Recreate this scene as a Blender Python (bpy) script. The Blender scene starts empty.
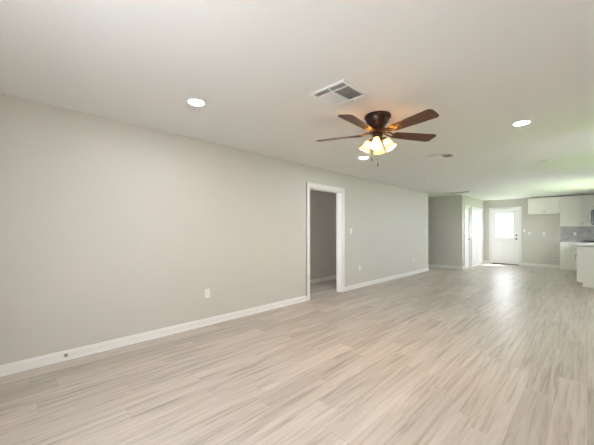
import bpy, bmesh, math, random
from mathutils import Vector, Matrix
random.seed(7)
S = bpy.context.scene
COL = S.collection
PI = math.pi

# ---------------------------------------------------------------- camera, world, sun, windows' daylight, exposure
CEIL = 2.44
CAM_H = 1.25
YAW = math.radians(44.08)
cam_d = bpy.data.cameras.new('camera')
cam_d.sensor_width = 36.0
cam_d.sensor_fit = 'HORIZONTAL'
cam_d.lens = 300.0 / 594.0 * 36.0
cam_d.shift_y = 8.7 / 594.0
cam_d.clip_start = 0.02
cam = bpy.data.objects.new('camera', cam_d)
COL.objects.link(cam)
cam.location = (0, 0, CAM_H)
cam.rotation_euler = (PI / 2, 0, YAW)
S.camera = cam

S.view_settings.view_transform = 'Standard'
S.view_settings.look = 'None'
S.view_settings.gamma = 1.0
S.view_settings.use_curve_mapping = False
S.view_settings.exposure = 0.53
S.cycles.use_denoising = True
S.cycles.max_bounces = 12
S.cycles.diffuse_bounces = 8
S.cycles.sample_clamp_indirect = 25.0
S.cycles.caustics_reflective = False
S.cycles.caustics_refractive = False

SKY = 13.0
w = bpy.data.worlds.new('sky')
S.world = w
w.use_nodes = True
wn = w.node_tree.nodes
wn['Background'].inputs['Color'].default_value = (0.90, 0.95, 1.0, 1)
wn['Background'].inputs['Strength'].default_value = SKY

sun_d = bpy.data.lights.new('sun', 'SUN')
sun_d.energy = 28.0
sun_d.angle = 0.009
sun_d.color = (1.0, 0.98, 0.96)
sun = bpy.data.objects.new('sun', sun_d)
COL.objects.link(sun)
# steep sun beyond the back door, slightly from the right
sd = Vector((0.18, 0.42, 1.0)).normalized()          # towards the sun
sun.rotation_euler = (-sd).to_track_quat('-Z', 'Y').to_euler()

def portal(name, loc, direction, sx, sy):
    d = bpy.data.lights.new(name, 'AREA')
    d.shape = 'RECTANGLE'
    d.size, d.size_y = sx, sy
    d.cycles.is_portal = True
    o = bpy.data.objects.new(name, d)
    COL.objects.link(o)
    o.location = loc
    o.rotation_euler = Vector(direction).to_track_quat('-Z', 'Z').to_euler()
    return o

WX = 1.0            # inner face of the right wall of the living area
KX = 0.50           # inner face of the kitchen's right wall
LX = -3.635         # left wall
BY = 13.6           # back wall
RY = -0.6           # rear wall, behind the camera
# unseen windows, sized for the light they let in: (y0, y1, z0, z1) on the right wall
RWIN = [(5.0, 5.4, 0.8, 2.1), (6.84, 7.34, 0.8, 2.1)]  # first one is added to brighten the middle floor and ceiling
KWIN = [(9.4, 11.75, 1.0, 1.88)]
ADDED_REARWIN = [(-1.55, -0.15, 0.95, 2.1)]  # added behind the camera for neutral light on the near room

# ---------------------------------------------------------------- materials
def new_mat(name):
    m = bpy.data.materials.new(name)
    m.use_nodes = True
    nt = m.node_tree
    return m, nt, nt.nodes['Principled BSDF']

def lin(r, g, b):
    f = lambda v: (v / 255) / 12.92 if v / 255 <= 0.04045 else ((v / 255 + 0.055) / 1.055) ** 2.4
    return (f(r), f(g), f(b), 1)

def paint(name, col, rough=0.6, var=0.03, scale=6.0, bump=0.0, bscale=120.0, spec=0.5, metal=0.0):
    m, nt, p = new_mat(name)
    N, L = nt.nodes, nt.links
    tc = N.new('ShaderNodeTexCoord')
    no = N.new('ShaderNodeTexNoise')
    no.inputs['Scale'].default_value = scale
    no.inputs['Detail'].default_value = 4
    L.new(tc.outputs['Object'], no.inputs['Vector'])
    mx = N.new('ShaderNodeMix'); mx.data_type = 'RGBA'
    mx.inputs[6].default_value = tuple(c * (1 - var) for c in col[:3]) + (1,)
    mx.inputs[7].default_value = tuple(min(1, c * (1 + var)) for c in col[:3]) + (1,)
    L.new(no.outputs['Fac'], mx.inputs[0])
    L.new(mx.outputs[2], p.inputs['Base Color'])
    p.inputs['Roughness'].default_value = rough
    p.inputs['Specular IOR Level'].default_value = spec
    p.inputs['Metallic'].default_value = metal
    if bump:
        n2 = N.new('ShaderNodeTexNoise')
        n2.inputs['Scale'].default_value = bscale
        L.new(tc.outputs['Object'], n2.inputs['Vector'])
        b = N.new('ShaderNodeBump')
        b.inputs['Strength'].default_value = bump
        b.inputs['Distance'].default_value = 0.002
        L.new(n2.outputs['Fac'], b.inputs['Height'])
        L.new(b.outputs['Normal'], p.inputs['Normal'])
    return m

def emit(name, col, strength):
    m, nt, p = new_mat(name)
    p.inputs['Base Color'].default_value = (0.8, 0.8, 0.8, 1)
    p.inputs['Emission Color'].default_value = col
    p.inputs['Emission Strength'].default_value = strength
    return m

M = {}
M['wall'] = paint('wall paint greige', (0.60, 0.58, 0.535, 1), 0.55, 0.012, 2.0, 0.10, 160)
M['ceiling'] = paint('ceiling paint', (0.78, 0.78, 0.775, 1), 0.8, 0.01, 2.0, 0.12, 120, 0.2)
M['trim'] = paint('white trim paint', (0.80, 0.79, 0.77, 1), 0.35, 0.01)
M['door'] = paint('white door paint', (0.86, 0.86, 0.85, 1), 0.35, 0.01)
M['cabinet'] = paint('cabinet white lacquer', (0.88, 0.86, 0.82, 1), 0.35, 0.012)
M['plastic'] = paint('white plastic', (0.85, 0.85, 0.83, 1), 0.3, 0.01)
M['slot'] = paint('dark slot', (0.03, 0.03, 0.03, 1), 0.6, 0.05)
M['vent'] = paint('vent white enamel', (0.80, 0.80, 0.79, 1), 0.4, 0.01)
M['duct_shade'] = paint('dark duct', (0.15, 0.147, 0.14, 1), 0.9, 0.1)  # duct darkness put into the colour of a flat plate
M['bronze'] = paint('oil rubbed bronze', (0.045, 0.026, 0.018, 1), 0.32, 0.25, 18, metal=0.55)
M['antique'] = paint('antique bronze brackets', (0.11, 0.065, 0.035, 1), 0.4, 0.25, 25, metal=0.7)
M['nickel'] = paint('brushed nickel', (0.42, 0.41, 0.39, 1), 0.3, 0.05, 40, metal=0.9)
M['darkmetal'] = paint('dark hardware', (0.10, 0.095, 0.09, 1), 0.35, 0.1, 30, metal=0.7)
M['steel'] = paint('stainless steel', (0.55, 0.55, 0.54, 1), 0.28, 0.04, 30, metal=0.9)
M['black'] = paint('black enamel', (0.012, 0.012, 0.013, 1), 0.2, 0.1)
M['blueblack'] = paint('slate grey appliance side', (0.022, 0.026, 0.036, 1), 0.45, 0.08)
M['rubber'] = paint('grey rubber', (0.28, 0.28, 0.28, 1), 0.6, 0.05)
M['threshold'] = paint('dark threshold', (0.05, 0.045, 0.04, 1), 0.5, 0.1)
M['lens_on'] = emit('lit diffuser', (0.97, 0.98, 1.0, 1), 160.0)
M['lens_off'] = paint('unlit diffuser', (0.62, 0.62, 0.58, 1), 0.5, 0.01)
M['bulb'] = emit('warm bulb', (1.0, 0.75, 0.47, 1), 560.0)
M['grass'] = paint('lawn', (0.17, 0.36, 0.045, 1), 0.9, 0.35, 3.0)
M['concrete'] = paint('patio concrete', (0.45, 0.45, 0.45, 1), 0.9, 0.08, 3.0)  # also covers the added ground that keeps bounced light neutral
M['hedge'] = paint('hedge green', (0.05, 0.13, 0.03, 1), 0.9, 0.3, 5.0)

def mat_shade():
    m, nt, p = new_mat('frosted amber glass shade')
    N, L = nt.nodes, nt.links
    out = N['Material Output']
    tr = N.new('ShaderNodeBsdfTranslucent'); tr.inputs['Color'].default_value = (0.66, 0.49, 0.23, 1)
    df = N.new('ShaderNodeBsdfDiffuse'); df.inputs['Color'].default_value = (0.85, 0.74, 0.52, 1)
    mx = N.new('ShaderNodeMixShader'); mx.inputs[0].default_value = 0.6
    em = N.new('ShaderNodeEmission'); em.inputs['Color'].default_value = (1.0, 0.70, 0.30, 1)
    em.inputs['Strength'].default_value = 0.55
    ad = N.new('ShaderNodeAddShader')
    L.new(df.outputs[0], mx.inputs[1]); L.new(tr.outputs[0], mx.inputs[2])
    L.new(mx.outputs[0], ad.inputs[0]); L.new(em.outputs[0], ad.inputs[1])
    L.new(ad.outputs[0], out.inputs['Surface'])
    return m
M['shade'] = mat_shade()

def mat_glass():
    m, nt, p = new_mat('window glass')
    N, L = nt.nodes, nt.links
    out = N['Material Output']
    t = N.new('ShaderNodeBsdfTransparent'); t.inputs['Color'].default_value = (0.97, 0.98, 0.98, 1)
    g = N.new('ShaderNodeBsdfGlossy'); g.inputs['Roughness'].default_value = 0.02
    mx = N.new('ShaderNodeMixShader')
    mx.inputs[0].default_value = 0.06
    L.new(t.outputs[0], mx.inputs[1]); L.new(g.outputs[0], mx.inputs[2])
    L.new(mx.outputs[0], out.inputs['Surface'])
    return m
M['glass'] = mat_glass()

def mat_blade():
    m, nt, p = new_mat('dark walnut fan blade')
    N, L = nt.nodes, nt.links
    tc = N.new('ShaderNodeTexCoord'); mp = N.new('ShaderNodeMapping')
    mp.inputs['Scale'].default_value = (5, 60, 60)
    no = N.new('ShaderNodeTexNoise'); no.inputs['Scale'].default_value = 1.0; no.inputs['Detail'].default_value = 5
    cr = N.new('ShaderNodeValToRGB')
    cr.color_ramp.elements[0].position = 0.3; cr.color_ramp.elements[0].color = (0.060, 0.022, 0.010, 1)
    cr.color_ramp.elements[1].position = 0.75; cr.color_ramp.elements[1].color = (0.150, 0.060, 0.028, 1)
    L.new(tc.outputs['Object'], mp.inputs['Vector']); L.new(mp.outputs[0], no.inputs['Vector'])
    L.new(no.outputs['Fac'], cr.inputs[0]); L.new(cr.outputs[0], p.inputs['Base Color'])
    p.inputs['Roughness'].default_value = 0.38
    return m
M['blade'] = mat_blade()

def mat_floor():
    m, nt, p = new_mat('light oak plank floor')
    N, L = nt.nodes, nt.links
    tc = N.new('ShaderNodeTexCoord')
    sp = N.new('ShaderNodeSeparateXYZ'); L.new(tc.outputs['Object'], sp.inputs[0])
    def mth(op, a, b=None, c=None):
        n = N.new('ShaderNodeMath'); n.operation = op
        for i, v in enumerate((a, b, c)):
            if v is None: continue
            if isinstance(v, (int, float)): n.inputs[i].default_value = v
            else: L.new(v, n.inputs[i])
        return n.outputs[0]
    W, LEN = 0.18, 1.22
    xr = mth('DIVIDE', sp.outputs['X'], W)
    row = mth('FLOOR', xr)
    wr = N.new('ShaderNodeTexWhiteNoise'); wr.noise_dimensions = '1D'; L.new(row, wr.inputs['W'])
    yr = mth('ADD', mth('DIVIDE', sp.outputs['Y'], LEN), mth('MULTIPLY', wr.outputs['Value'], 7.3))
    idx = mth('FLOOR', yr)
    cv = N.new('ShaderNodeCombineXYZ'); L.new(row, cv.inputs[0]); L.new(idx, cv.inputs[1])
    wp = N.new('ShaderNodeTexWhiteNoise'); wp.noise_dimensions = '2D'; L.new(cv.outputs[0], wp.inputs['Vector'])
    rnd = wp.outputs['Value']
    # grain coordinates, shifted for every plank
    gv = N.new('ShaderNodeCombineXYZ')
    L.new(mth('MULTIPLY', sp.outputs['X'], 26.0), gv.inputs[0])
    L.new(mth('MULTIPLY', sp.outputs['Y'], 1.2), gv.inputs[1])
    L.new(mth('MULTIPLY', rnd, 50.0), gv.inputs[2])
    n1 = N.new('ShaderNodeTexNoise'); n1.inputs['Scale'].default_value = 1.0; n1.inputs['Detail'].default_value = 7
    n1.inputs['Roughness'].default_value = 0.58; n1.inputs['Distortion'].default_value = 0.7
    L.new(gv.outputs[0], n1.inputs['Vector'])
    cr = N.new('ShaderNodeValToRGB')
    e = cr.color_ramp.elements
    e[0].position = 0.30; e[0].color = FLOOR_DARK
    e[1].position = 0.74; e[1].color = FLOOR_LIGHT
    k = e.new(0.48); k.color = FLOOR_MID
    L.new(n1.outputs['Fac'], cr.inputs[0])
    # sparse dark streaks and knots
    sv = N.new('ShaderNodeCombineXYZ')
    L.new(mth('MULTIPLY', sp.outputs['X'], 9.0), sv.inputs[0])
    L.new(mth('MULTIPLY', sp.outputs['Y'], 1.3), sv.inputs[1])
    L.new(mth('MULTIPLY', rnd, 31.0), sv.inputs[2])
    n2 = N.new('ShaderNodeTexNoise'); n2.inputs['Scale'].default_value = 1.5; n2.inputs['Detail'].default_value = 6
    n2.inputs['Roughness'].default_value = 0.7; n2.inputs['Distortion'].default_value = 1.2
    L.new(sv.outputs[0], n2.inputs['Vector'])
    st = N.new('ShaderNodeMapRange'); st.inputs[1].default_value = 0.61; st.inputs[2].default_value = 0.78
    st.inputs[3].default_value = 0.0; st.inputs[4].default_value = 0.75
    L.new(n2.outputs['Fac'], st.inputs[0])
    mx = N.new('ShaderNodeMix'); mx.data_type = 'RGBA'
    L.new(st.outputs[0], mx.inputs[0]); L.new(cr.outputs[0], mx.inputs[6]); mx.inputs[7].default_value = FLOOR_STREAK
    # plank tint
    hs = N.new('ShaderNodeHueSaturation')
    L.new(mx.outputs[2], hs.inputs['Color'])
    L.new(mth('ADD', mth('MULTIPLY', rnd, 0.20), 0.90), hs.inputs['Value'])
    # seams
    fx = mth('FRACT', xr); fy = mth('FRACT', yr)
    dx = mth('MULTIPLY', mth('MINIMUM', fx, mth('SUBTRACT', 1.0, fx)), W)
    dy = mth('MULTIPLY', mth('MINIMUM', fy, mth('SUBTRACT', 1.0, fy)), LEN)
    d = mth('MINIMUM', dx, dy)
    seam = mth('LESS_THAN', d, 0.0014)
    mx2 = N.new('ShaderNodeMix'); mx2.data_type = 'RGBA'
    L.new(mth('MULTIPLY', seam, 0.35), mx2.inputs[0]); L.new(hs.outputs[0], mx2.inputs[6])
    mx2.inputs[7].default_value = (0.22, 0.17, 0.13, 1)
    L.new(mx2.outputs[2], p.inputs['Base Color'])
    rg = N.new('ShaderNodeMapRange'); rg.inputs[3].default_value = FLOOR_ROUGH - 0.04; rg.inputs[4].default_value = FLOOR_ROUGH + 0.06
    L.new(n1.outputs['Fac'], rg.inputs[0]); L.new(rg.outputs[0], p.inputs['Roughness'])
    p.inputs['Specular IOR Level'].default_value = 0.55
    bp = N.new('ShaderNodeBump'); bp.inputs['Strength'].default_value = 0.05; bp.inputs['Distance'].default_value = 0.001
    L.new(n1.outputs['Fac'], bp.inputs['Height']); L.new(bp.outputs['Normal'], p.inputs['Normal'])
    return m
FLOOR_DARK = (0.325, 0.272, 0.232, 1)
FLOOR_MID = (0.49, 0.432, 0.382, 1)
FLOOR_LIGHT = (0.60, 0.545, 0.495, 1)
FLOOR_STREAK = (0.26, 0.20, 0.16, 1)
FLOOR_ROUGH = 0.39
M['floor'] = mat_floor()

def mat_stone(name, c0, c1, tile=None, scale=9.0, rough=0.25):
    m, nt, p = new_mat(name)
    N, L = nt.nodes, nt.links
    tc = N.new('ShaderNodeTexCoord')
    no = N.new('ShaderNodeTexNoise'); no.inputs['Scale'].default_value = scale; no.inputs['Detail'].default_value = 8
    no.inputs['Roughness'].default_value = 0.65
    L.new(tc.outputs['Object'], no.inputs['Vector'])
    cr = N.new('ShaderNodeValToRGB')
    cr.color_ramp.elements[0].position = 0.32; cr.color_ramp.elements[0].color = c0
    cr.color_ramp.elements[1].position = 0.68; cr.color_ramp.elements[1].color = c1
    L.new(no.outputs['Fac'], cr.inputs[0])
    src = cr.outputs[0]
    if tile:
        sx = N.new('ShaderNodeSeparateXYZ'); L.new(tc.outputs['Object'], sx.inputs[0])
        cb = N.new('ShaderNodeCombineXYZ'); L.new(sx.outputs['X'], cb.inputs[0]); L.new(sx.outputs['Z'], cb.inputs[1])
        br = N.new('ShaderNodeTexBrick'); br.inputs['Scale'].default_value = 1.0
        br.inputs['Brick Width'].default_value = tile[0]; br.inputs['Row Height'].default_value = tile[1]
        br.inputs['Mortar Size'].default_value = 0.0015
        br.inputs['Color1'].default_value = (0.9, 0.9, 0.9, 1); br.inputs['Color2'].default_value = (1.0, 1.0, 1.0, 1)
        br.inputs['Mortar'].default_value = (1.15, 1.14, 1.12, 1)
        L.new(cb.outputs[0], br.inputs['Vector'])
        mu = N.new('ShaderNodeMix'); mu.data_type = 'RGBA'; mu.blend_type = 'MULTIPLY'; mu.inputs[0].default_value = 1.0
        L.new(src, mu.inputs[6]); L.new(br.outputs['Color'], mu.inputs[7])
        src = mu.outputs[2]
    L.new(src, p.inputs['Base Color'])
    p.inputs['Roughness'].default_value = rough
    return m
M['splash'] = mat_stone('grey marbled tile', (0.30, 0.295, 0.29, 1), (0.52, 0.51, 0.50, 1), (0.30, 0.10), 6.0)
M['granite'] = mat_stone('pale speckled granite', (0.36, 0.355, 0.34, 1), (0.52, 0.51, 0.48, 1), None, 45.0, 0.2)

# ---------------------------------------------------------------- mesh helpers
class MB:
    def __init__(s):
        s.bm = bmesh.new()
    def _xf(s, vs, mat):
        if mat is not None:
            bmesh.ops.transform(s.bm, matrix=mat, verts=vs)
    def box(s, x0, x1, y0, y1, z0, z1, bev=0.0, mat=None, seg=2):
        t = bmesh.new()
        bmesh.ops.create_cube(t, size=1.0)
        for v in t.verts:
            v.co = Vector((x0 + (v.co.x + .5) * (x1 - x0), y0 + (v.co.y + .5) * (y1 - y0), z0 + (v.co.z + .5) * (z1 - z0)))
        if bev:
            bmesh.ops.bevel(t, geom=t.edges[:], offset=bev, segments=seg, affect='EDGES', profile=0.5)
        s._merge(t, mat)
        return s
    def _merge(s, t, mat):
        if mat is not None:
            bmesh.ops.transform(t, matrix=mat, verts=t.verts)
        me = bpy.data.meshes.new('tmp')
        t.to_mesh(me); t.free()
        s.bm.from_mesh(me)
        bpy.data.meshes.remove(me)
    def lathe(s, prof, n=32, mat=None):
        t = bmesh.new()
        rings = []
        for r, z in prof:
            if r < 1e-6:
                rings.append([t.verts.new((0, 0, z))])
            else:
                rings.append([t.verts.new((r * math.cos(2 * PI * i / n), r * math.sin(2 * PI * i / n), z)) for i in range(n)])
        for a, b in zip(rings, rings[1:]):
            for i in range(n):
                j = (i + 1) % n
                if len(a) == 1 and len(b) == 1: continue
                if len(a) == 1: t.faces.new((a[0], b[j], b[i]))
                elif len(b) == 1: t.faces.new((a[i], a[j], b[0]))
                else: t.faces.new((a[i], a[j], b[j], b[i]))
        bmesh.ops.recalc_face_normals(t, faces=t.faces)
        s._merge(t, mat)
        return s
    def tube(s, pts, r, n=10, mat=None):
        t = bmesh.new()
        pts = [Vector(p) for p in pts]
        rr = r if isinstance(r, (list, tuple)) else [r] * len(pts)
        rings = []
        up = None
        for i, p in enumerate(pts):
            d = (pts[min(i + 1, len(pts) - 1)] - pts[max(i - 1, 0)]).normalized()
            if up is None:
                up = Vector((0, 0, 1)) if abs(d.z) < 0.9 else Vector((1, 0, 0))
            a = d.cross(up).normalized(); b = a.cross(d).normalized(); up = b
            rings.append([t.verts.new(p + rr[i] * (math.cos(2 * PI * k / n) * a + math.sin(2 * PI * k / n) * b)) for k in range(n)])
        for A, B in zip(rings, rings[1:]):
            for k in range(n):
                j = (k + 1) % n
                t.faces.new((A[k], A[j], B[j], B[k]))
        t.faces.new(rings[0][::-1]); t.faces.new(rings[-1])
        bmesh.ops.recalc_face_normals(t, faces=t.faces)
        s._merge(t, mat)
        return s
    def prism(s, poly, z0, z1, mat=None, bev=0.0):
        t = bmesh.new()
        lo = [t.verts.new((x, y, z0)) for x, y in poly]
        hi = [t.verts.new((x, y, z1)) for x, y in poly]
        t.faces.new(lo[::-1]); t.faces.new(hi)
        n = len(poly)
        for i in range(n):
            t.faces.new((lo[i], lo[(i + 1) % n], hi[(i + 1) % n], hi[i]))
        bmesh.ops.recalc_face_normals(t, faces=t.faces)
        if bev:
            es = [e for e in t.edges if abs(e.verts[0].co.z - e.verts[1].co.z) < 1e-6]
            bmesh.ops.bevel(t, geom=es, offset=bev, segments=2, affect='EDGES')
        s._merge(t, mat)
        return s
    def build(s, name, mat, parent=None, smooth=False, loc=None, rot=None):
        me = bpy.data.meshes.new(name)
        s.bm.to_mesh(me); s.bm.free()
        me.materials.append(M[mat])
        if smooth:
            for p in me.polygons: p.use_smooth = True
            try: me.set_sharp_from_angle(angle=math.radians(38))
            except Exception: pass
        o = bpy.data.objects.new(name, me)
        COL.objects.link(o)
        if parent is not None: o.parent = parent
        if loc: o.location = loc
        if rot: o.rotation_euler = rot
        return o

def struct(o):
    o['kind'] = 'structure'
    return o

def thing(name, label, cat, loc=(0, 0, 0), rz=0.0, group=None, rot=None):
    o = bpy.data.objects.new(name, None)
    COL.objects.link(o)
    o.empty_display_size = 0.05
    o.location = loc
    o.rotation_euler = rot if rot else (0, 0, rz)
    o['label'] = label; o['category'] = cat
    if group: o['group'] = group
    return o

def tag(o, label, cat, group=None):
    o['label'] = label; o['category'] = cat
    if group: o['group'] = group
    return o

def dup(root, loc, label, rz=None):
    r = root.copy(); COL.objects.link(r); r.location = loc; r['label'] = label
    if rz is not None: r.rotation_euler = (0, 0, rz)
    def rec(src, dst):
        for ch in list(src.children):
            c = ch.copy(); COL.objects.link(c); c.parent = dst
            rec(ch, c)
    rec(root, r)
    return r

# ---------------------------------------------------------------- setting
T = 0.12
XMIN, XMAX = -6.6, WX + T
YMAX = BY + T
OP0, OP1, OPH = 4.08, 5.07, 2.05       # doorway in the left wall
LEND = 9.75                            # end of the left wall
PY = 10.8                              # facing wall of the hallway
CX = -2.94                             # side wall of the entry

struct(MB().box(XMIN - T, XMAX, RY - T, YMAX, -0.10, 0.0).build('floor', 'floor'))
struct(MB().box(XMIN - T, XMAX, RY - T, YMAX, CEIL, CEIL + 0.12).build('ceiling', 'ceiling'))

wl = MB()
wl.box(LX - T, LX, RY, OP0, 0, CEIL).box(LX - T, LX, OP1, LEND, 0, CEIL).box(LX - T, LX, OP0, OP1, OPH, CEIL)
struct(wl.build('wall_left', 'wall'))
# the little hall behind the doorway
struct(MB().box(-4.87, -4.75, 1.5, 6.9, 0, CEIL).build('wall_hall', 'wall'))
ADDED_HWIN = (-4.65, -3.9, 0.5, 2.15)  # unseen opening added to let daylight into the dim hall
hf = MB().box(-4.75, ADDED_HWIN[0], 2.68, 2.8, 0, CEIL).box(ADDED_HWIN[1], LX - T, 2.68, 2.8, 0, CEIL)
hf.box(ADDED_HWIN[0], ADDED_HWIN[1], 2.68, 2.8, 0, ADDED_HWIN[2]).box(ADDED_HWIN[0], ADDED_HWIN[1], 2.68, 2.8, ADDED_HWIN[3], CEIL)
struct(hf.build('wall_hall_front', 'wall'))
portal('daylight', ((ADDED_HWIN[0] + ADDED_HWIN[1]) / 2, 2.67, (ADDED_HWIN[2] + ADDED_HWIN[3]) / 2), (0, 1, 0), ADDED_HWIN[1] - ADDED_HWIN[0], ADDED_HWIN[3] - ADDED_HWIN[2])
struct(MB().box(-4.75, LX - T, 6.9, 7.02, 0, CEIL).build('wall_hall_end', 'wall'))
# hallway beyond the end of the left wall
struct(MB().box(XMIN, LX - T, LEND - T, LEND, 0, CEIL).build('wall_hallway_near', 'wall'))
struct(MB().box(XMIN - T, XMIN, LEND - T, PY + T, 0, CEIL).build('wall_hallway_end', 'wall'))
struct(MB().box(XMIN, CX - T, PY, PY + T, 0, CEIL).build('wall_hallway_far', 'wall'))
# side wall of the entry with two door openings
D2 = (11.07, 11.64); D3 = (11.88, 13.42); DH = 2.05
we = MB()
we.box(CX - T, CX, PY, D2[0], 0, CEIL).box(CX - T, CX, D2[1], D3[0], 0, CEIL).box(CX - T, CX, D3[1], BY + T, 0, CEIL)
we.box(CX - T, CX, D2[0], D2[1], DH, CEIL).box(CX - T, CX, D3[0], D3[1], DH, CEIL)
struct(we.build('wall_entry', 'wall'))
# back wall with the glazed door
B0, B1, BH = -2.675, -1.80, 2.07
wb = MB()
wb.box(CX, B0, BY, BY + T, 0, CEIL).box(B1, KX + T, BY, BY + T, 0, CEIL).box(B0, B1, BY, BY + T, BH, CEIL)
struct(wb.build('wall_back', 'wall'))

def wall_windows_x(name, x0, x1, ya, yb, wins):
    m = MB(); y = ya
    for (a, b, z0, z1) in wins:
        m.box(x0, x1, y, a, 0, CEIL)
        m.box(x0, x1, a, b, 0, z0).box(x0, x1, a, b, z1, CEIL)
        y = b
    m.box(x0, x1, y, yb, 0, CEIL)
    return struct(m.build(name, 'wall'))
wall_windows_x('wall_right', WX, WX + T, RY, 9.15, RWIN)
wall_windows_x('wall_kitchen', KX + .021, KX + T, 9.27, BY, KWIN)
struct(MB().box(KX + .021, WX + T, 9.15, 9.27, 0, CEIL).build('wall_kitchen_return', 'wall'))
wr = MB()
x = LX - T
for (a, b, z0, z1) in ADDED_REARWIN:
    wr.box(x, a, RY - T, RY, 0, CEIL).box(a, b, RY - T, RY, 0, z0).box(a, b, RY - T, RY, z1, CEIL); x = b
wr.box(x, WX + T, RY - T, RY, 0, CEIL)
struct(wr.build('wall_rear', 'wall'))

# window frames in the unseen openings, some of them added only for light
wi = 1
def window_x(xc, a, b, z0, z1):
    global wi
    m = MB(); f = 0.05
    m.box(xc - .03, xc + .03, a, a + f, z0, z1, .004).box(xc - .03, xc + .03, b - f, b, z0, z1, .004)
    m.box(xc - .03, xc + .03, a + f, b - f, z0, z0 + f, .004).box(xc - .03, xc + .03, a + f, b - f, z1 - f, z1, .004)
    zm = (z0 + z1) / 2
    m.box(xc - .02, xc + .02, a + f, b - f, zm - .02, zm + .02, .003)
    struct(m.build('window_%d' % wi, 'trim')); wi += 1
for a in RWIN: window_x(WX + T / 2, *a)
for a in KWIN: window_x(KX + T / 2, *a)
for (a, b, z0, z1) in ADDED_REARWIN:
    m = MB(); f = .05; yc = RY - T / 2
    m.box(a, a + f, yc - .03, yc + .03, z0, z1, .004).box(b - f, b, yc - .03, yc + .03, z0, z1, .004)
    m.box(a + f, b - f, yc - .03, yc + .03, z0, z0 + f, .004).box(a + f, b - f, yc - .03, yc + .03, z1 - f, z1, .004)
    struct(m.build('window_%d' % wi, 'trim')); wi += 1

for (a, b, z0, z1) in RWIN:
    portal('daylight', (WX + T + .01, (a + b) / 2, (z0 + z1) / 2), (-1, 0, 0), b - a, z1 - z0)
for (a, b, z0, z1) in KWIN:
    portal('daylight', (KX + T + .01, (a + b) / 2, (z0 + z1) / 2), (-1, 0, 0), b - a, z1 - z0)
for (a, b, z0, z1) in ADDED_REARWIN:
    portal('daylight', ((a + b) / 2, RY - T - .01, (z0 + z1) / 2), (0, 1, 0), b - a, z1 - z0)

# unseen ground outside; side and rear concrete added to bounce neutral light
struct(MB().box(WX + T + 0.02, 16, 5.5, 10.9, -0.22, -0.16).build('lawn', 'grass'))
struct(MB().box(WX + T + 0.02, 16, 10.9, 26, -0.22, -0.16).build('added_side_paving', 'concrete'))  # added beside the lawn to weaken green bounce in the kitchen
struct(MB().box(WX + T + 0.02, 16, -10, 5.5, -0.22, -0.16).build('added_near_paving', 'concrete'))  # added so the nearer part gets no green bounce
struct(MB().box(-14, WX + T + 0.02, BY + T + .02, 26, -0.22, -0.16).build('patio', 'concrete'))
struct(MB().box(-14, WX + T + 0.02, -10, RY - T - .02, -0.22, -0.16).build('added_rear_paving', 'concrete'))  # added to bounce neutral light through the rear opening

struct(MB().box(KX + T + .03, 1.45, 9.30, BY + T, CEIL + .02, CEIL + .12).build('added_sun_eave', 'trim'))  # unseen eave added to keep steep sun off the kitchen window

# baseboards: tall board with a rounded top bead and a shoe at the floor
def baseboard(name, p0, p1, nrm, h=0.095):
    """p0->p1 on the wall line; nrm = direction into the room"""
    p0, p1 = Vector(p0), Vector(p1); nv = Vector(nrm)
    prof = [(0, 0), (0.022, 0), (0.022, 0.012), (0.014, 0.020), (0.014, h - 0.024), (0.010, h - 0.018), (0.010, h - 0.012), (0.007, h - 0.003), (0.004, h), (0, h)]
    bm = MB(); t = bmesh.new()
    A = [t.verts.new((p0.x + nv.x * d, p0.y + nv.y * d, z)) for d, z in prof]
    B = [t.verts.new((p1.x + nv.x * d, p1.y + nv.y * d, z)) for d, z in prof]
    n = len(prof)
    for i in range(n):
        t.faces.new((A[i], A[(i + 1) % n], B[(i + 1) % n], B[i]))
    t.faces.new(A[::-1]); t.faces.new(B)
    bmesh.ops.recalc_face_normals(t, faces=t.faces)
    bm._merge(t, None)
    return struct(bm.build(name, 'trim'))
CW = 0.088
baseboard('baseboard_left', (LX, RY), (LX, OP0 - CW), (1, 0))
baseboard('baseboard_left_far', (LX, OP1 + CW), (LX, LEND + .014), (1, 0))
baseboard('baseboard_left_end', (LX + .014, LEND), (LX - T, LEND), (0, 1))
baseboard('baseboard_hall', (-4.75, 2.8), (-4.75, 6.9), (1, 0))
baseboard('baseboard_hallway', (XMIN, PY), (CX + .014, PY), (0, -1))
baseboard('baseboard_entry', (CX, PY - .014), (CX, D2[0] - .065), (1, 0))
baseboard('baseboard_entry_far', (CX, D3[1] + .065), (CX, BY), (1, 0))
baseboard('baseboard_back_left', (CX, BY), (B0 - .075, BY), (0, -1))
baseboard('baseboard_back', (B1 + .075, BY), (-0.648, BY), (0, -1))
baseboard('baseboard_rear', (LX, RY), (WX, RY), (0, 1))
baseboard('baseboard_right', (WX, RY), (WX, 9.15), (-1, 0))

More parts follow.
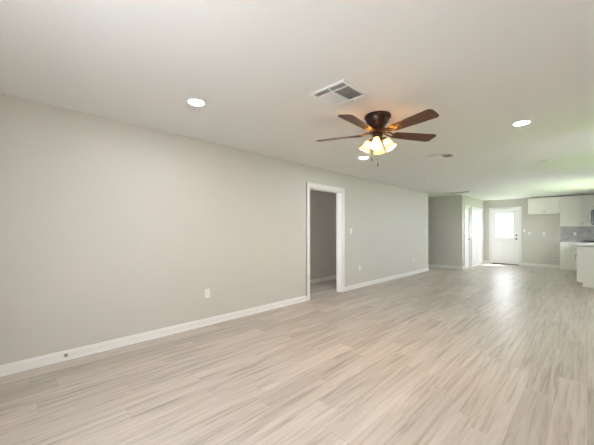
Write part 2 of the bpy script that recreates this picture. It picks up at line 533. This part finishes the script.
# door casings
tn = 1
def casing_x(xf, a, b, h, cw, dirx, depth, th=0.016):
    """casing round an opening in a wall lying along y; xf wall face, dirx into the room; jamb lining of given depth"""
    global tn
    m = MB()
    x0, x1 = sorted((xf, xf + dirx * th))
    m.box(x0, x1, a - cw, a, 0, h + cw, .004).box(x0, x1, b, b + cw, 0, h + cw, .004)
    m.box(x0, x1, a, b, h, h + cw, .004)
    # outer bead
    x2, x3 = sorted((xf, xf + dirx * (th + .006)))
    m.box(x2, x3, a - cw, a - cw + .018, 0, h + cw, .003).box(x2, x3, b + cw - .018, b + cw, 0, h + cw, .003)
    m.box(x2, x3, a - cw + .018, b + cw - .018, h + cw - .018, h + cw, .003)
    j = .012
    x4, x5 = sorted((xf, xf - dirx * depth))
    m.box(x4, x5, a, a + j, 0, h - j).box(x4, x5, b - j, b, 0, h - j).box(x4, x5, a, b, h - j, h)
    # stop strips in the jamb
    xs = (x4 + x5) / 2
    m.box(xs - .017, xs + .017, a + j, a + j + .010, 0, h - j).box(xs - .017, xs + .017, b - j - .010, b - j, 0, h - j)
    m.box(xs - .017, xs + .017, a + j, b - j, h - j - .010, h - j)
    struct(m.build('trim_%d' % tn, 'trim')); tn += 1
casing_x(LX, OP0, OP1, OPH, CW, 1, T)
casing_x(CX, D2[0], D2[1], DH, .065, 1, .055)
casing_x(CX, D3[0], D3[1], DH, .065, 1, .055)
m = MB()
cw = .075
m.box(B0 - cw, B0, BY - .018, BY, 0, BH + cw, .004).box(B1, B1 + cw, BY - .018, BY, 0, BH + cw, .004).box(B0, B1, BY - .018, BY, BH, BH + cw, .004)
m.box(B0, B0 + .015, BY, BY + T, 0, BH - .015).box(B1 - .015, B1, BY, BY + T, 0, BH - .015).box(B0, B1, BY, BY + T, BH - .015, BH)
struct(m.build('trim_%d' % tn, 'trim')); tn += 1

# ---------------------------------------------------------------- doors
# back door: half-glazed leaf with two vertical panels below
def back_door():
    a, b, z0, z1 = B0 + .018, B1 - .018, .0235, BH - .018
    y0, y1 = BY + .012, BY + .055
    gx0, gx1, gz0, gz1 = a + .115, b - .145, 1.00, 1.93
    m = MB()
    m.box(a, gx0, y0, y1, z0, z1).box(gx1, b, y0, y1, z0, z1).box(gx0, gx1, y0, y1, gz1, z1)
    # lower half: rails, stiles and two sunken panels
    rails = [(z0, z0 + .19), (gz0 - .14, gz0)]
    for r0, r1 in rails: m.box(gx0, gx1, y0, y1, r0, r1)
    mid = (gx0 + gx1) / 2
    m.box(mid - .05, mid + .05, y0, y1, z0 + .19, gz0 - .14)
    for p0, p1 in ((gx0, mid - .05), (mid + .05, gx1)):
        m.box(p0, p1, y0 + .014, y1 - .01, z0 + .19, gz0 - .14)
        m.box(p0 + .035, p1 - .035, y0 + .004, y0 + .02, z0 + .225, gz0 - .175, .006)
    d = struct(m.build('door_1', 'door'))
    g = MB(); f = .028
    g.box(gx0 - .012, gx0 + f, y0 - .010, y0 + .004, gz0 - .012, gz1 + .012, .004).box(gx1 - f, gx1 + .012, y0 - .010, y0 + .004, gz0 - .012, gz1 + .012, .004)
    g.box(gx0 + f, gx1 - f, y0 - .010, y0 + .004, gz0 - .012, gz0 + f, .004).box(gx0 + f, gx1 - f, y0 - .010, y0 + .004, gz1 - f, gz1 + .012, .004)
    g.build('glazing_frame', 'door', d)
    MB().box(gx0, gx1, y0 + .018, y0 + .024, gz0, gz1).build('glass_pane', 'glass', d)
    kx = b - .07
    R = Matrix.Translation((kx, y0, .965)) @ Matrix.Rotation(PI / 2, 4, 'X')
    k = MB().lathe([(0, 0), (.032, 0), (.032, .006), (.012, .010), (.011, .030), (.022, .038), (.028, .050), (.026, .060), (.015, .066), (0, .067)], 24, R)
    k.build('door_handle', 'darkmetal', d, True)
    R = Matrix.Translation((kx, y0, 1.10)) @ Matrix.Rotation(PI / 2, 4, 'X')
    dl = MB().lathe([(0, 0), (.030, 0), (.030, .008), (.024, .016), (0, .017)], 24, R)
    dl.box(kx - .006, kx + .006, y0 - .032, y0 - .014, 1.078, 1.122, .003)
    dl.build('deadbolt', 'darkmetal', d, True)
    for z in (.25, 1.05, 1.85): MB().tube([(a - .004, y0 - .004, z - .045), (a - .004, y0 - .004, z + .045)], .006, 8).build('hinge', 'nickel', d, True)
    struct(MB().box(B0 + .015, B1 - .015, BY - .01, BY + T + .01, 0, .022, .004).build('trim_%d' % tn, 'threshold'))
back_door(); tn += 1
portal('daylight', ((B0 + B1) / 2, BY + T + .02, 1.47), (0, -1, 0), .62, .95)

def panel_door_x(name, xf, y0, y1, z0, z1, panels, th=.035):
    """a door leaf lying along y whose room face is at xf (room on +x)"""
    m = MB(); st = .085 if (y1 - y0) > .5 else .07
    m.box(xf - th, xf, y0, y0 + st, z0, z1).box(xf - th, xf, y1 - st, y1, z0, z1)
    zc = z0
    for p0, p1 in panels:
        m.box(xf - th, xf, y0 + st, y1 - st, zc, p0)
        m.box(xf - th + .008, xf - .010, y0 + st, y1 - st, p0, p1)
        m.box(xf - .012, xf - .002, y0 + st + .03, y1 - st - .03, p0 + .03, p1 - .03, .005)
        zc = p1
    m.box(xf - th, xf, y0 + st, y1 - st, zc, z1)
    return struct(m.build(name, 'door'))

d2 = panel_door_x('door_2', CX - .022, D2[0] + .014, D2[1] - .014, .012, DH - .015, [(.22, .90), (1.06, 1.92)])
ky = D2[1] - .075; kz = .97; kx = CX - .022
hm = MB().lathe([(0, 0), (.028, 0), (.028, .006), (.010, .010), (.010, .045), (0, .046)], 20, Matrix.Translation((kx, ky, kz)) @ Matrix.Rotation(PI / 2, 4, 'Y'))
hm.tube([(kx + .042, ky, kz), (kx + .045, ky - .05, kz + .002), (kx + .044, ky - .11, kz)], [.009, .008, .007], 10)
hm.build('door_handle', 'darkmetal', d2, True)
ym = (D3[0] + D3[1]) / 2
dn = 3
for a, b, side in ((D3[0] + .014, ym - .002, 1), (ym + .002, D3[1] - .014, -1)):
    dd = panel_door_x('door_%d' % dn, CX - .006, a, b, .012, DH - .015, [(.20, .92), (1.06, 1.93)])
    yk = b - .04 if side > 0 else a + .04
    MB().lathe([(0, 0), (.010, 0), (.008, .012), (.015, .020), (.014, .028), (0, .030)], 18, Matrix.Translation((CX - .006, yk, .95)) @ Matrix.Rotation(PI / 2, 4, 'Y')).build('door_handle', 'nickel', dd, True)
    dn += 1

# ---------------------------------------------------------------- ceiling fan
FX, FY = -1.555, 2.80
fan = thing('ceiling_fan', 'dark bronze ceiling fan with five walnut blades and four lit glass shades', 'ceiling fan', (FX, FY, CEIL))
hz = MB().lathe([(0, 0), (.130, 0), (.134, -.005), (.135, -.014), (.134, -.026), (.128, -.031), (.120, -.034), (.118, -.044), (.114, -.060), (.104, -.082), (.090, -.100), (.076, -.113), (.070, -.118), (.070, -.128), (.064, -.132), (0, -.132)], 48)
hz.build('motor_housing', 'bronze', fan, True)
MB().lathe([(0, -.130), (.058, -.130), (.060, -.150), (.080, -.154), (.086, -.160), (.086, -.176), (.080, -.182), (.056, -.186), (0, -.186)], 40).build('flywheel', 'bronze', fan, True)
sh = MB().lathe([(0, -.184), (.048, -.184), (.053, -.188), (.054, -.196), (.054, -.208), (.047, -.216), (.040, -.222), (0, -.224)], 36)
sh.build('switch_housing', 'bronze', fan, True)
BLZ = -.185
def blade_poly():
    r0, r1 = .172, .660
    w0, w1 = .058, .077
    pts = []
    def corner(cx, cy, r, a0, a1, n=6):
        for i in range(n + 1):
            a = a0 + (a1 - a0) * i / n
            pts.append((cx + r * math.cos(a), cy + r * math.sin(a)))
    corner(r0 + .030, -w0 + .030, .030, PI, 1.5 * PI)
    corner(r1 - .040, -w1 + .040, .040, 1.5 * PI, 2 * PI, 8)
    corner(r1 - .046, w1 - .040, .040, 0, .5 * PI, 8)
    corner(r0 + .030, w0 - .030, .030, .5 * PI, PI)
    return pts
PITCH = math.radians(-12)
bl0 = None
for k in range(5):
    ang = math.radians(-158.5 + 72 * k)
    if bl0 is None:
        b = MB().prism(blade_poly(), -.0035, .0035, None, .0015).build('blade', 'blade', fan)
        im = MB()
        im.prism([(.185, -.018), (.215, -.036), (.262, -.040), (.285, -.024), (.300, 0), (.285, .024), (.262, .040), (.215, .036), (.185, .018)], -.0075, -.0036, None, .001)
        for sy in (-1, 1):
            im.tube([(.074, .012 * sy, .016), (.100, .019 * sy, .015), (.125, .024 * sy, .009), (.150, .024 * sy, -.001), (.180, .020 * sy, -.006), (.225, .018 * sy, -.008)], [.008, .008, .008, .008, .007, .005], 8)
            im.lathe([(0, -.006), (.006, -.004), (.006, 0), (0, 0)], 10, Matrix.Translation((.245, .022 * sy, -.008)))
        im.lathe([(0, -.006), (.006, -.004), (.006, 0), (0, 0)], 10, Matrix.Translation((.275, 0, -.008)))
        irn = im.build('blade_bracket', 'antique', b, True)
        bl0 = b
    else:
        b = bl0.copy(); COL.objects.link(b); b.parent = fan
        irn2 = irn.copy(); COL.objects.link(irn2); irn2.parent = b
    b.location = (0, 0, BLZ)
    b.rotation_euler = (Matrix.Rotation(ang, 3, 'Z') @ Matrix.Rotation(PITCH, 3, 'X')).to_euler()

# light kit
lk = MB().lathe([(0, -.222), (.030, -.222), (.050, -.228), (.056, -.236), (.052, -.248), (.034, -.258), (.018, -.264), (.014, -.276), (.016, -.282), (.010, -.292), (0, -.294)], 32)
lights_ang = [math.radians(-68 + 90 * k) for k in range(4)]
for a in lights_ang:
    c, s_ = math.cos(a), math.sin(a)
    lk.tube([(.045 * c, .045 * s_, -.240), (.062 * c, .062 * s_, -.236), (.070 * c, .070 * s_, -.238), (.077 * c, .077 * s_, -.244)], [.010, .009, .009, .010], 10)
lk.build('light_kit', 'bronze', fan, True)
TILT = math.radians(31)
sh0 = None
for a in lights_ang:
    c, s_ = math.cos(a), math.sin(a)
    if sh0 is None:
        prof_o = [(.017, 0), (.022, -.004), (.030, -.016), (.035, -.036), (.038, -.058), (.043, -.080), (.051, -.098), (.061, -.112)]
        prof = prof_o + [(r - .0025, z) for r, z in prof_o[::-1]]
        shd = MB().lathe(prof, 32).build('lamp_shade', 'shade', fan, True)
        cp = MB().lathe([(0, .008), (.016, .008), (.023, .002), (.024, -.010), (.021, -.012), (0, -.012)], 24).build('shade_holder', 'bronze', shd, True)
        bb = MB().lathe([(0, -.014), (.010, -.016), (.012, -.030), (.020, -.044), (.024, -.058), (.021, -.072), (.012, -.080), (0, -.083)], 20).build('bulb', 'bulb', shd, True)
        sh0 = shd
    else:
        shd = sh0.copy(); COL.objects.link(shd); shd.parent = fan
        for ch in (cp, bb):
            q = ch.copy(); COL.objects.link(q); q.parent = shd
    shd.location = (.079 * c, .079 * s_, -.252)
    shd.rotation_euler = (Matrix.Rotation(a, 3, 'Z') @ Matrix.Rotation(-TILT, 3, 'Y')).to_euler()
# pull chains
for px, py, zl in ((-.046, -.037, -.468), (-.004, .015, -.520)):
    ch = MB().tube([(px, py, -.215), (px, py, zl + .045)], .0012, 6).build('pull_chain', 'antique', fan, True)
    MB().lathe([(0, 0), (.005, .004), (.0065, .016), (.004, .032), (.0025, .045), (0, .046)], 12, Matrix.Translation((px, py, zl))).build('chain_fob', 'bronze', ch, True)

# ---------------------------------------------------------------- recessed ceiling lights
def downlight(loc, label, lens, group):
    t = thing('recessed_light', label, 'ceiling light', loc, 0, group)
    MB().lathe([(.066, 0), (.088, 0), (.088, -.003), (.082, -.007), (.070, -.008), (.066, -.006), (.066, 0)], 40).build('trim_ring', 'vent', t, True)
    MB().lathe([(0, 0), (.066, 0), (.066, -.005), (0, -.006)], 40).build('diffuser', lens, t, True)
    return t
l1 = downlight((-2.59, 1.34, CEIL), 'lit round recessed light in the ceiling above the long left wall, nearest the camera', 'lens_on', 'lit recessed ceiling lights')
dup(l1, (-2.594, 4.225, CEIL), 'lit round recessed light seen just below the ceiling fan, in front of the doorway')
dup(l1, (-0.521, 4.08, CEIL), 'lit round recessed light right of the ceiling fan')
u1 = downlight((-2.60, 6.69, CEIL), 'faint unlit round ceiling fixture near the left wall, between doorway and wall end', 'lens_off', 'unlit round ceiling fixtures')
dup(u1, (-0.525, 6.50, CEIL), 'faint unlit round ceiling fixture on the right, in the greenish ceiling patch')
dup(u1, (-2.56, 9.05, CEIL), 'faint unlit round ceiling fixture just before the long far vent')

# ---------------------------------------------------------------- ceiling vents
def register(loc, label):
    """square three-way supply register, local x = world x, y = world y, hanging under the ceiling"""
    t = thing('ceiling_vent', label, 'air vent', loc, 0, 'square ceiling registers')
    h = .18
    fr = MB(); o = h; i = h - .028
    for q in ((-o, o, -o, -i), (-o, o, i, o), (-o, -i, -i, i), (i, o, -i, i)):
        fr.box(q[0], q[1], q[2], q[3], -.012, 0, .004)
    fr.box(-i, i, -.088, -.074, -.011, 0, .002).box(-.006, .006, -i, i, -.011, 0, .002)
    fr.build('frame', 'vent', t)
    MB().box(-i, i, -i, i, -.0012, -.0002).build('duct_shade_plate', 'duct_shade', t)  # dark plate on the solid ceiling, painted as the shade inside a duct
    def slats(x0, x1, y0, y1, along, n, tilt):
        for k in range(n):
            u = (k + .5) / n
            m = MB(); wd = .0125
            if along == 'x':
                R = Matrix.Translation(((x0 + x1) / 2, y0 + (y1 - y0) * u, -.007)) @ Matrix.Rotation(tilt, 4, 'X')
                m.box(-(x1 - x0) / 2, (x1 - x0) / 2, -wd / 2, wd / 2, -.0006, .0006, 0, R)
            else:
                R = Matrix.Translation((x0 + (x1 - x0) * u, (y0 + y1) / 2, -.007)) @ Matrix.Rotation(tilt, 4, 'Y')
                m.box(-wd / 2, wd / 2, -(y1 - y0) / 2, (y1 - y0) / 2, -.0006, .0006, 0, R)
            m.build('slat', 'vent', t)
    slats(-i, -.007, -i, -.089, 'x', 4, math.radians(38))
    slats(.007, i, -i, -.089, 'x', 4, math.radians(38))
    slats(-i, -.007, -.073, i, 'y', 9, math.radians(-38))
    slats(.007, i, -.073, i, 'y', 8, math.radians(30))
    lv = MB().box(.062, .072, i + .004, i + .018, -.030, -.010, .002)
    lv.tube([(.067, i + .011, -.028), (.067, i + .030, -.036)], .004, 8)
    lv.build('lever', 'vent', t)
    return t
v1 = register((-1.55, 2.12, CEIL), 'large white square ceiling register beside the fan')
dup(v1, (-1.66, 4.985, CEIL), 'smaller-looking white square ceiling register beyond the fan')
rt = thing('ceiling_vent', 'long white ceiling vent above the end of the left wall, farthest from the camera', 'air vent', (-2.83, 10.08, CEIL))
fr = MB()
hx, hy = .315, .19
for q in ((-hx, hx, -hy, -hy + .03), (-hx, hx, hy - .03, hy), (-hx, -hx + .03, -hy + .03, hy - .03), (hx - .03, hx, -hy + .03, hy - .03)):
    fr.box(q[0], q[1], q[2], q[3], -.007, 0, .002)
fr.build('frame', 'vent', rt)
MB().box(-hx + .03, hx - .03, -hy + .03, hy - .03, -.0012, -.0002).build('duct_shade_plate', 'slot', rt)  # near-black plate stands in for shade behind the slats
for k in range(10):
    y = -hy + .03 + (2 * hy - .06) * (k + .5) / 10
    R = Matrix.Translation((0, y, -.0035)) @ Matrix.Rotation(math.radians(4), 4, 'X')
    MB().box(-hx + .03, hx - .03, -.006, .006, -.0006, .0006, 0, R).build('slat', 'vent', rt)

# ---------------------------------------------------------------- outlets, switches, door stop (local: plate in the xz plane, facing -y)
def plate(name, label, cat, loc, rz, kind, group=None):
    t = thing(name, label, cat, loc, rz, group)
    MB().box(-.036, .036, -.006, 0, -.058, .058, .003).build('cover_plate', 'plastic', t)
    if kind == 'outlet':
        for z in (.026, -.026):
            r = MB().box(-.017, .017, -.009, -.005, z - .015, z + .015, .004).build('receptacle', 'plastic', t)
            for q in ((-.008, -.005, -.004, .008), (.005, .008, -.004, .008), (-.002, .002, -.011, -.007)):
                MB().box(q[0], q[1], -.0095, -.0088, z + q[2], z + q[3]).build('slot', 'slot', r)
    elif kind == 'decora':
        r = MB().box(-.017, .017, -.009, -.005, -.034, .034, .002).build('receptacle', 'plastic', t)
        for z in (.018, -.018):
            for x in (-.007, .007): MB().box(x - .001, x + .001, -.0095, -.0088, z - .004, z + .006).build('slot', 'slot', r)
    elif kind == 'switch':
        MB().box(-.016, .016, -.010, -.005, -.033, .033, .003).build('rocker', 'plastic', t)
    elif kind == 'fridge':
        r = MB().lathe([(0, 0), (.027, 0), (.027, .004), (0, .005)], 24, Matrix.Translation((0, -.005, 0)) @ Matrix.Rotation(PI / 2, 4, 'X')).build('receptacle', 'black', t)
        for x in (-.010, .010): MB().box(x - .002, x + .002, -.0105, -.0095, -.008, .008).build('slot', 'slot', r)
    return t
RL = PI / 2            # plate facing +x (on the left wall)
G1, G2 = 'outlets low on the left wall', 'light switches'
plate('wall_outlet', 'white outlet low on the long left wall, left of the doorway', 'outlet', (LX, 2.037, .425), RL, 'decora', G1)
plate('wall_outlet', 'white outlet low on the left wall, just right of the doorway', 'outlet', (LX, 5.75, .438), RL, 'outlet', G1)
plate('wall_outlet', 'white outlet low on the left wall, near its far end', 'outlet', (LX, 8.64, .428), RL, 'outlet', G1)
plate('light_switch', 'white switch at chest height just right of the doorway', 'light switch', (LX, 5.415, 1.25), RL, 'switch', G2)
plate('light_switch', 'white switch at chest height near the far end of the left wall', 'light switch', (LX, 9.483, 1.253), RL, 'switch', G2)
plate('light_switch', 'white switch on the back wall, beside the glazed door', 'light switch', (-1.655, BY, 1.27), 0, 'switch', G2)
plate('wall_outlet', 'white outlet on the back wall, next after the switch by the glazed door', 'outlet', (-1.502, BY, 1.16), 0, 'outlet', 'outlets above the empty fridge space')
plate('wall_outlet', 'white outlet on the back wall below the middle of the short wall cabinet', 'outlet', (-1.097, BY, 1.16), 0, 'outlet', 'outlets above the empty fridge space')
plate('wall_outlet', 'white plate with black socket low on the back wall, beside the base cabinet', 'outlet', (-.80, BY, .345), 0, 'fridge')

ds = thing('door_stop', 'small grey door stop on the left baseboard near the camera', 'door stop', (LX + .013, .528, .055), 0)
Ry = Matrix.Rotation(PI / 2, 4, 'Y')
MB().lathe([(0, 0), (.016, 0), (.016, .004), (.008, .008), (0, .008)], 20, Ry).build('base_plate', 'nickel', ds, True)
MB().lathe([(.006, .008), (.006, .028), (0, .028)], 14, Ry).build('stem', 'nickel', ds, True)
MB().lathe([(0, .026), (.010, .026), (.011, .034), (.008, .040), (0, .041)], 16, Ry).build('rubber_tip', 'rubber', ds, True)

# ---------------------------------------------------------------- kitchen
def shaker(m, x0, x1, z0, z1, yf, th=.022, fw=.064):
    m.box(x0, x0 + fw, yf - th, yf, z0, z1, .0015).box(x1 - fw, x1, yf - th, yf, z0, z1, .0015)
    m.box(x0 + fw, x1 - fw, yf - th, yf, z0, z0 + fw, .0015).box(x0 + fw, x1 - fw, yf - th, yf, z1 - fw, z1, .0015)
    m.box(x0 + fw, x1 - fw, yf - th + .019, yf, z0 + fw, z1 - fw)
    return m
def pull(parent, x, z, yf, vertical=True, ln=.10, name='handle'):
    m = MB()
    if vertical:
        m.tube([(x, yf, z - ln / 2 + .01), (x, yf - .026, z - ln / 2 + .01), (x, yf - .030, z - ln / 2), (x, yf - .030, z + ln / 2), (x, yf - .026, z + ln / 2 - .01), (x, yf, z + ln / 2 - .01)], .005, 8)
    else:
        m.tube([(x - ln / 2 + .01, yf, z), (x - ln / 2 + .01, yf - .026, z), (x - ln / 2, yf - .030, z), (x + ln / 2, yf - .030, z), (x + ln / 2 - .01, yf - .026, z), (x + ln / 2 - .01, yf, z)], .005, 8)
    return m.build(name, 'nickel', parent, True)
def cabinet(name, label, loc, rz, wd, dp, ht, fronts, toe=False, group=None):
    """local: x 0..wd, back at y=0, front at y=-dp, z 0..ht.  fronts: (kind, x0, x1, z0, z1, handle(x, z, vertical))"""
    t = thing(name, label, 'cabinet', loc, rz, group)
    m = MB()
    if toe:
        m.prism([(0, 0), (-ht, 0), (-ht, -dp), (-.105, -dp), (-.105, -dp + .075), (0, -dp + .075)], 0, wd, Matrix.Rotation(PI / 2, 4, 'Y') )
    else:
        m.box(0, wd, -dp, 0, 0, ht, .001)
    m.build('body', 'cabinet', t)
    for kind, x0, x1, z0, z1, hd in fronts:
        d = shaker(MB(), x0, x1, z0, z1, -dp, fw=.064 if kind == 'door' else .035).build(kind, 'cabinet', t)
        if hd: pull(d, hd[0], hd[1], -dp - .020, hd[2])
    return t
UD = .33; UZ = 1.41; UT = 2.405
g = .003
wS = .85
cabinet('wall_cabinet', 'short white two-door wall cabinet above the empty fridge space', (-1.508, BY, 1.845), 0, wS - .002, UD, UT - 1.845,
        [('door', g, wS / 2 - g / 2, g, UT - 1.845 - g, (wS / 2 - .035, .075, True)), ('door', wS / 2 + g / 2, wS - .002 - g, g, UT - 1.845 - g, (wS / 2 + .035, .075, True))])
cabinet('wall_cabinet', 'tall white single-door wall cabinet above the grey backsplash', (-.656, BY, UZ), 0, .512, UD, UT - UZ,
        [('door', g, .512 - g, g, UT - UZ - g, (.475, .085, True))])
cabinet('wall_cabinet', 'white corner wall cabinet left of the microwave', (-.142, BY, UZ), 0, .33, UD, UT - UZ,
        [('door', g, .33 - g, g, UT - UZ - g, (.04, .085, True))])
bw = .47
cabinet('base_cabinet', 'white base cabinet with drawer on the back wall, right of the fridge space', (-.645, BY, 0), 0, bw, .60, .898,
        [('drawer', g, bw - g, .745, .893, (bw / 2, .82, False)), ('door', g, bw - g, .115, .740, (bw - .04, .66, True))], True)
# right-hand run, fronts facing -x; local x runs towards the camera
RF = -PI / 2
KD = KX - (-.155)
rw = 2.48
fr2 = []
for k in range(4):
    a, b = k * .62 + g / 2, (k + 1) * .62 - g / 2
    fr2.append(('drawer', a, b, .745, .893, ((a + b) / 2, .82, False)))
    fr2.append(('door', a, b, .115, .740, (b - .06 if k % 2 else b - .04, .645, True)))
cabinet('base_cabinet', 'white base cabinet at the right edge, its plain end panel towards the room', (KX, 9.30 + rw, 0), RF, rw - .002, KD, .898, fr2, True)
RY0, RY1 = 9.30 + rw + .004, 9.30 + rw + .764
cw2 = BY - RY1 - .006
cabinet('base_cabinet', 'white corner base cabinet beyond the cooker', (KX, BY - .002, 0), RF, cw2, KD, .898, [('door', cw2 - .36, cw2 - g, .115, .893, (cw2 - .05, .66, True))], True)
# worktops
ct = MB().box(-.185, KX, 9.28, RY0 - .002, .899, .937, .004)
tag(ct.build('countertop', 'granite'), 'pale stone countertop over the end cabinet at the right edge', 'countertop')
ct = MB().prism([(-.660, BY), (-.660, BY - .640), (-.185, BY - .640), (-.185, RY1 + .004), (KX, RY1 + .004), (KX, BY)], .899, .937)
tag(ct.build('countertop', 'granite'), 'grey stone countertop along the back wall under the backsplash', 'countertop')
bs = MB().box(-.656, KX, BY - .012, BY, .938, UZ - .001)
tag(bs.build('backsplash', 'splash'), 'grey marbled tile backsplash between counter and wall cabinets', 'backsplash')
plate('wall_outlet', 'white outlet on the grey tile backsplash', 'outlet', (-.30, BY - .012, 1.165), 0, 'decora')

# cooker
rg = thing('range', 'black-topped cooker in the right-hand run, beyond the end countertop', 'cooker', (KX, (RY0 + RY1) / 2, 0), RF)
hw = .379
MB().box(-hw, hw, -.650, -.01, .03, .905, .004).build('body', 'steel', rg)
MB().box(-hw, hw, -.672, -.01, .906, .942, .006).build('cooktop', 'black', rg)
od = MB().box(-hw + .01, hw - .01, -.685, -.651, .20, .76, .006).build('oven_door', 'steel', rg)
MB().box(-hw + .09, hw - .09, -.688, -.684, .30, .62, .002).build('oven_window', 'black', od)
MB().tube([(-hw + .06, -.685, .72), (-hw + .06, -.725, .72), (hw - .06, -.725, .72), (hw - .06, -.685, .72)], .010, 10).build('handle', 'steel', od, True)
MB().box(-hw + .01, hw - .01, -.682, -.651, .05, .185, .005).build('drawer', 'steel', rg)
for k in range(5):
    MB().lathe([(0, 0), (.022, 0), (.020, .022), (.015, .028), (0, .028)], 18, Matrix.Translation((-.28 + .14 * k, -.672, .835)) @ Matrix.Rotation(PI / 2, 4, 'X')).build('knob', 'darkmetal', rg, True)
for gx in (-.19, .19):
    gm = MB()
    for yy in (-.60, -.33, -.07): gm.box(gx - .17, gx + .17, yy - .006, yy + .006, .948, .966, .002)
    for xx in (-.165, 0, .165): gm.box(gx + xx - .006, gx + xx + .006, -.60, -.07, .948, .966, .002)
    for xx in (-.165, .165):
        for yy in (-.6, -.07): gm.box(gx + xx - .007, gx + xx + .007, yy - .007, yy + .007, .942, .95)
    gm.build('burner_grate', 'black', rg)
MB().box(-hw, hw, -.075, -.012, .943, .985, .004).build('backguard', 'black', rg)

# microwave over the cooker
mw = thing('microwave', 'dark over-the-range microwave with a curved handle, at the right edge', 'microwave', (KX - .01, (RY0 + RY1) / 2, 1.43), RF)
MB().box(-hw, hw, -.385, 0, 0, .42, .004).build('body', 'blueblack', mw)
dr = MB().box(-hw, .20, -.418, -.386, .02, .41, .005).build('door', 'steel', mw)
MB().box(-hw + .06, .10, -.421, -.417, .08, .35, .002).build('door_window', 'black', dr)
MB().tube([(.165, -.418, .07), (.165, -.455, .10), (.165, -.474, .16), (.165, -.480, .215), (.165, -.474, .27), (.165, -.455, .33), (.165, -.418, .36)], .010, 10).build('handle', 'steel', dr, True)
MB().box(.205, hw, -.418, -.386, .02, .41, .005).build('control_panel', 'black', mw)
cabinet('wall_cabinet', 'short white wall cabinet above the microwave', (KX - .001, RY1, 1.855), RF, .756, UD, UT - 1.855,
        [('door', g, .378 - g / 2, g, UT - 1.855 - g, (.34, .07, True)), ('door', .378 + g / 2, .756 - g, g, UT - 1.855 - g, (.416, .07, True))])
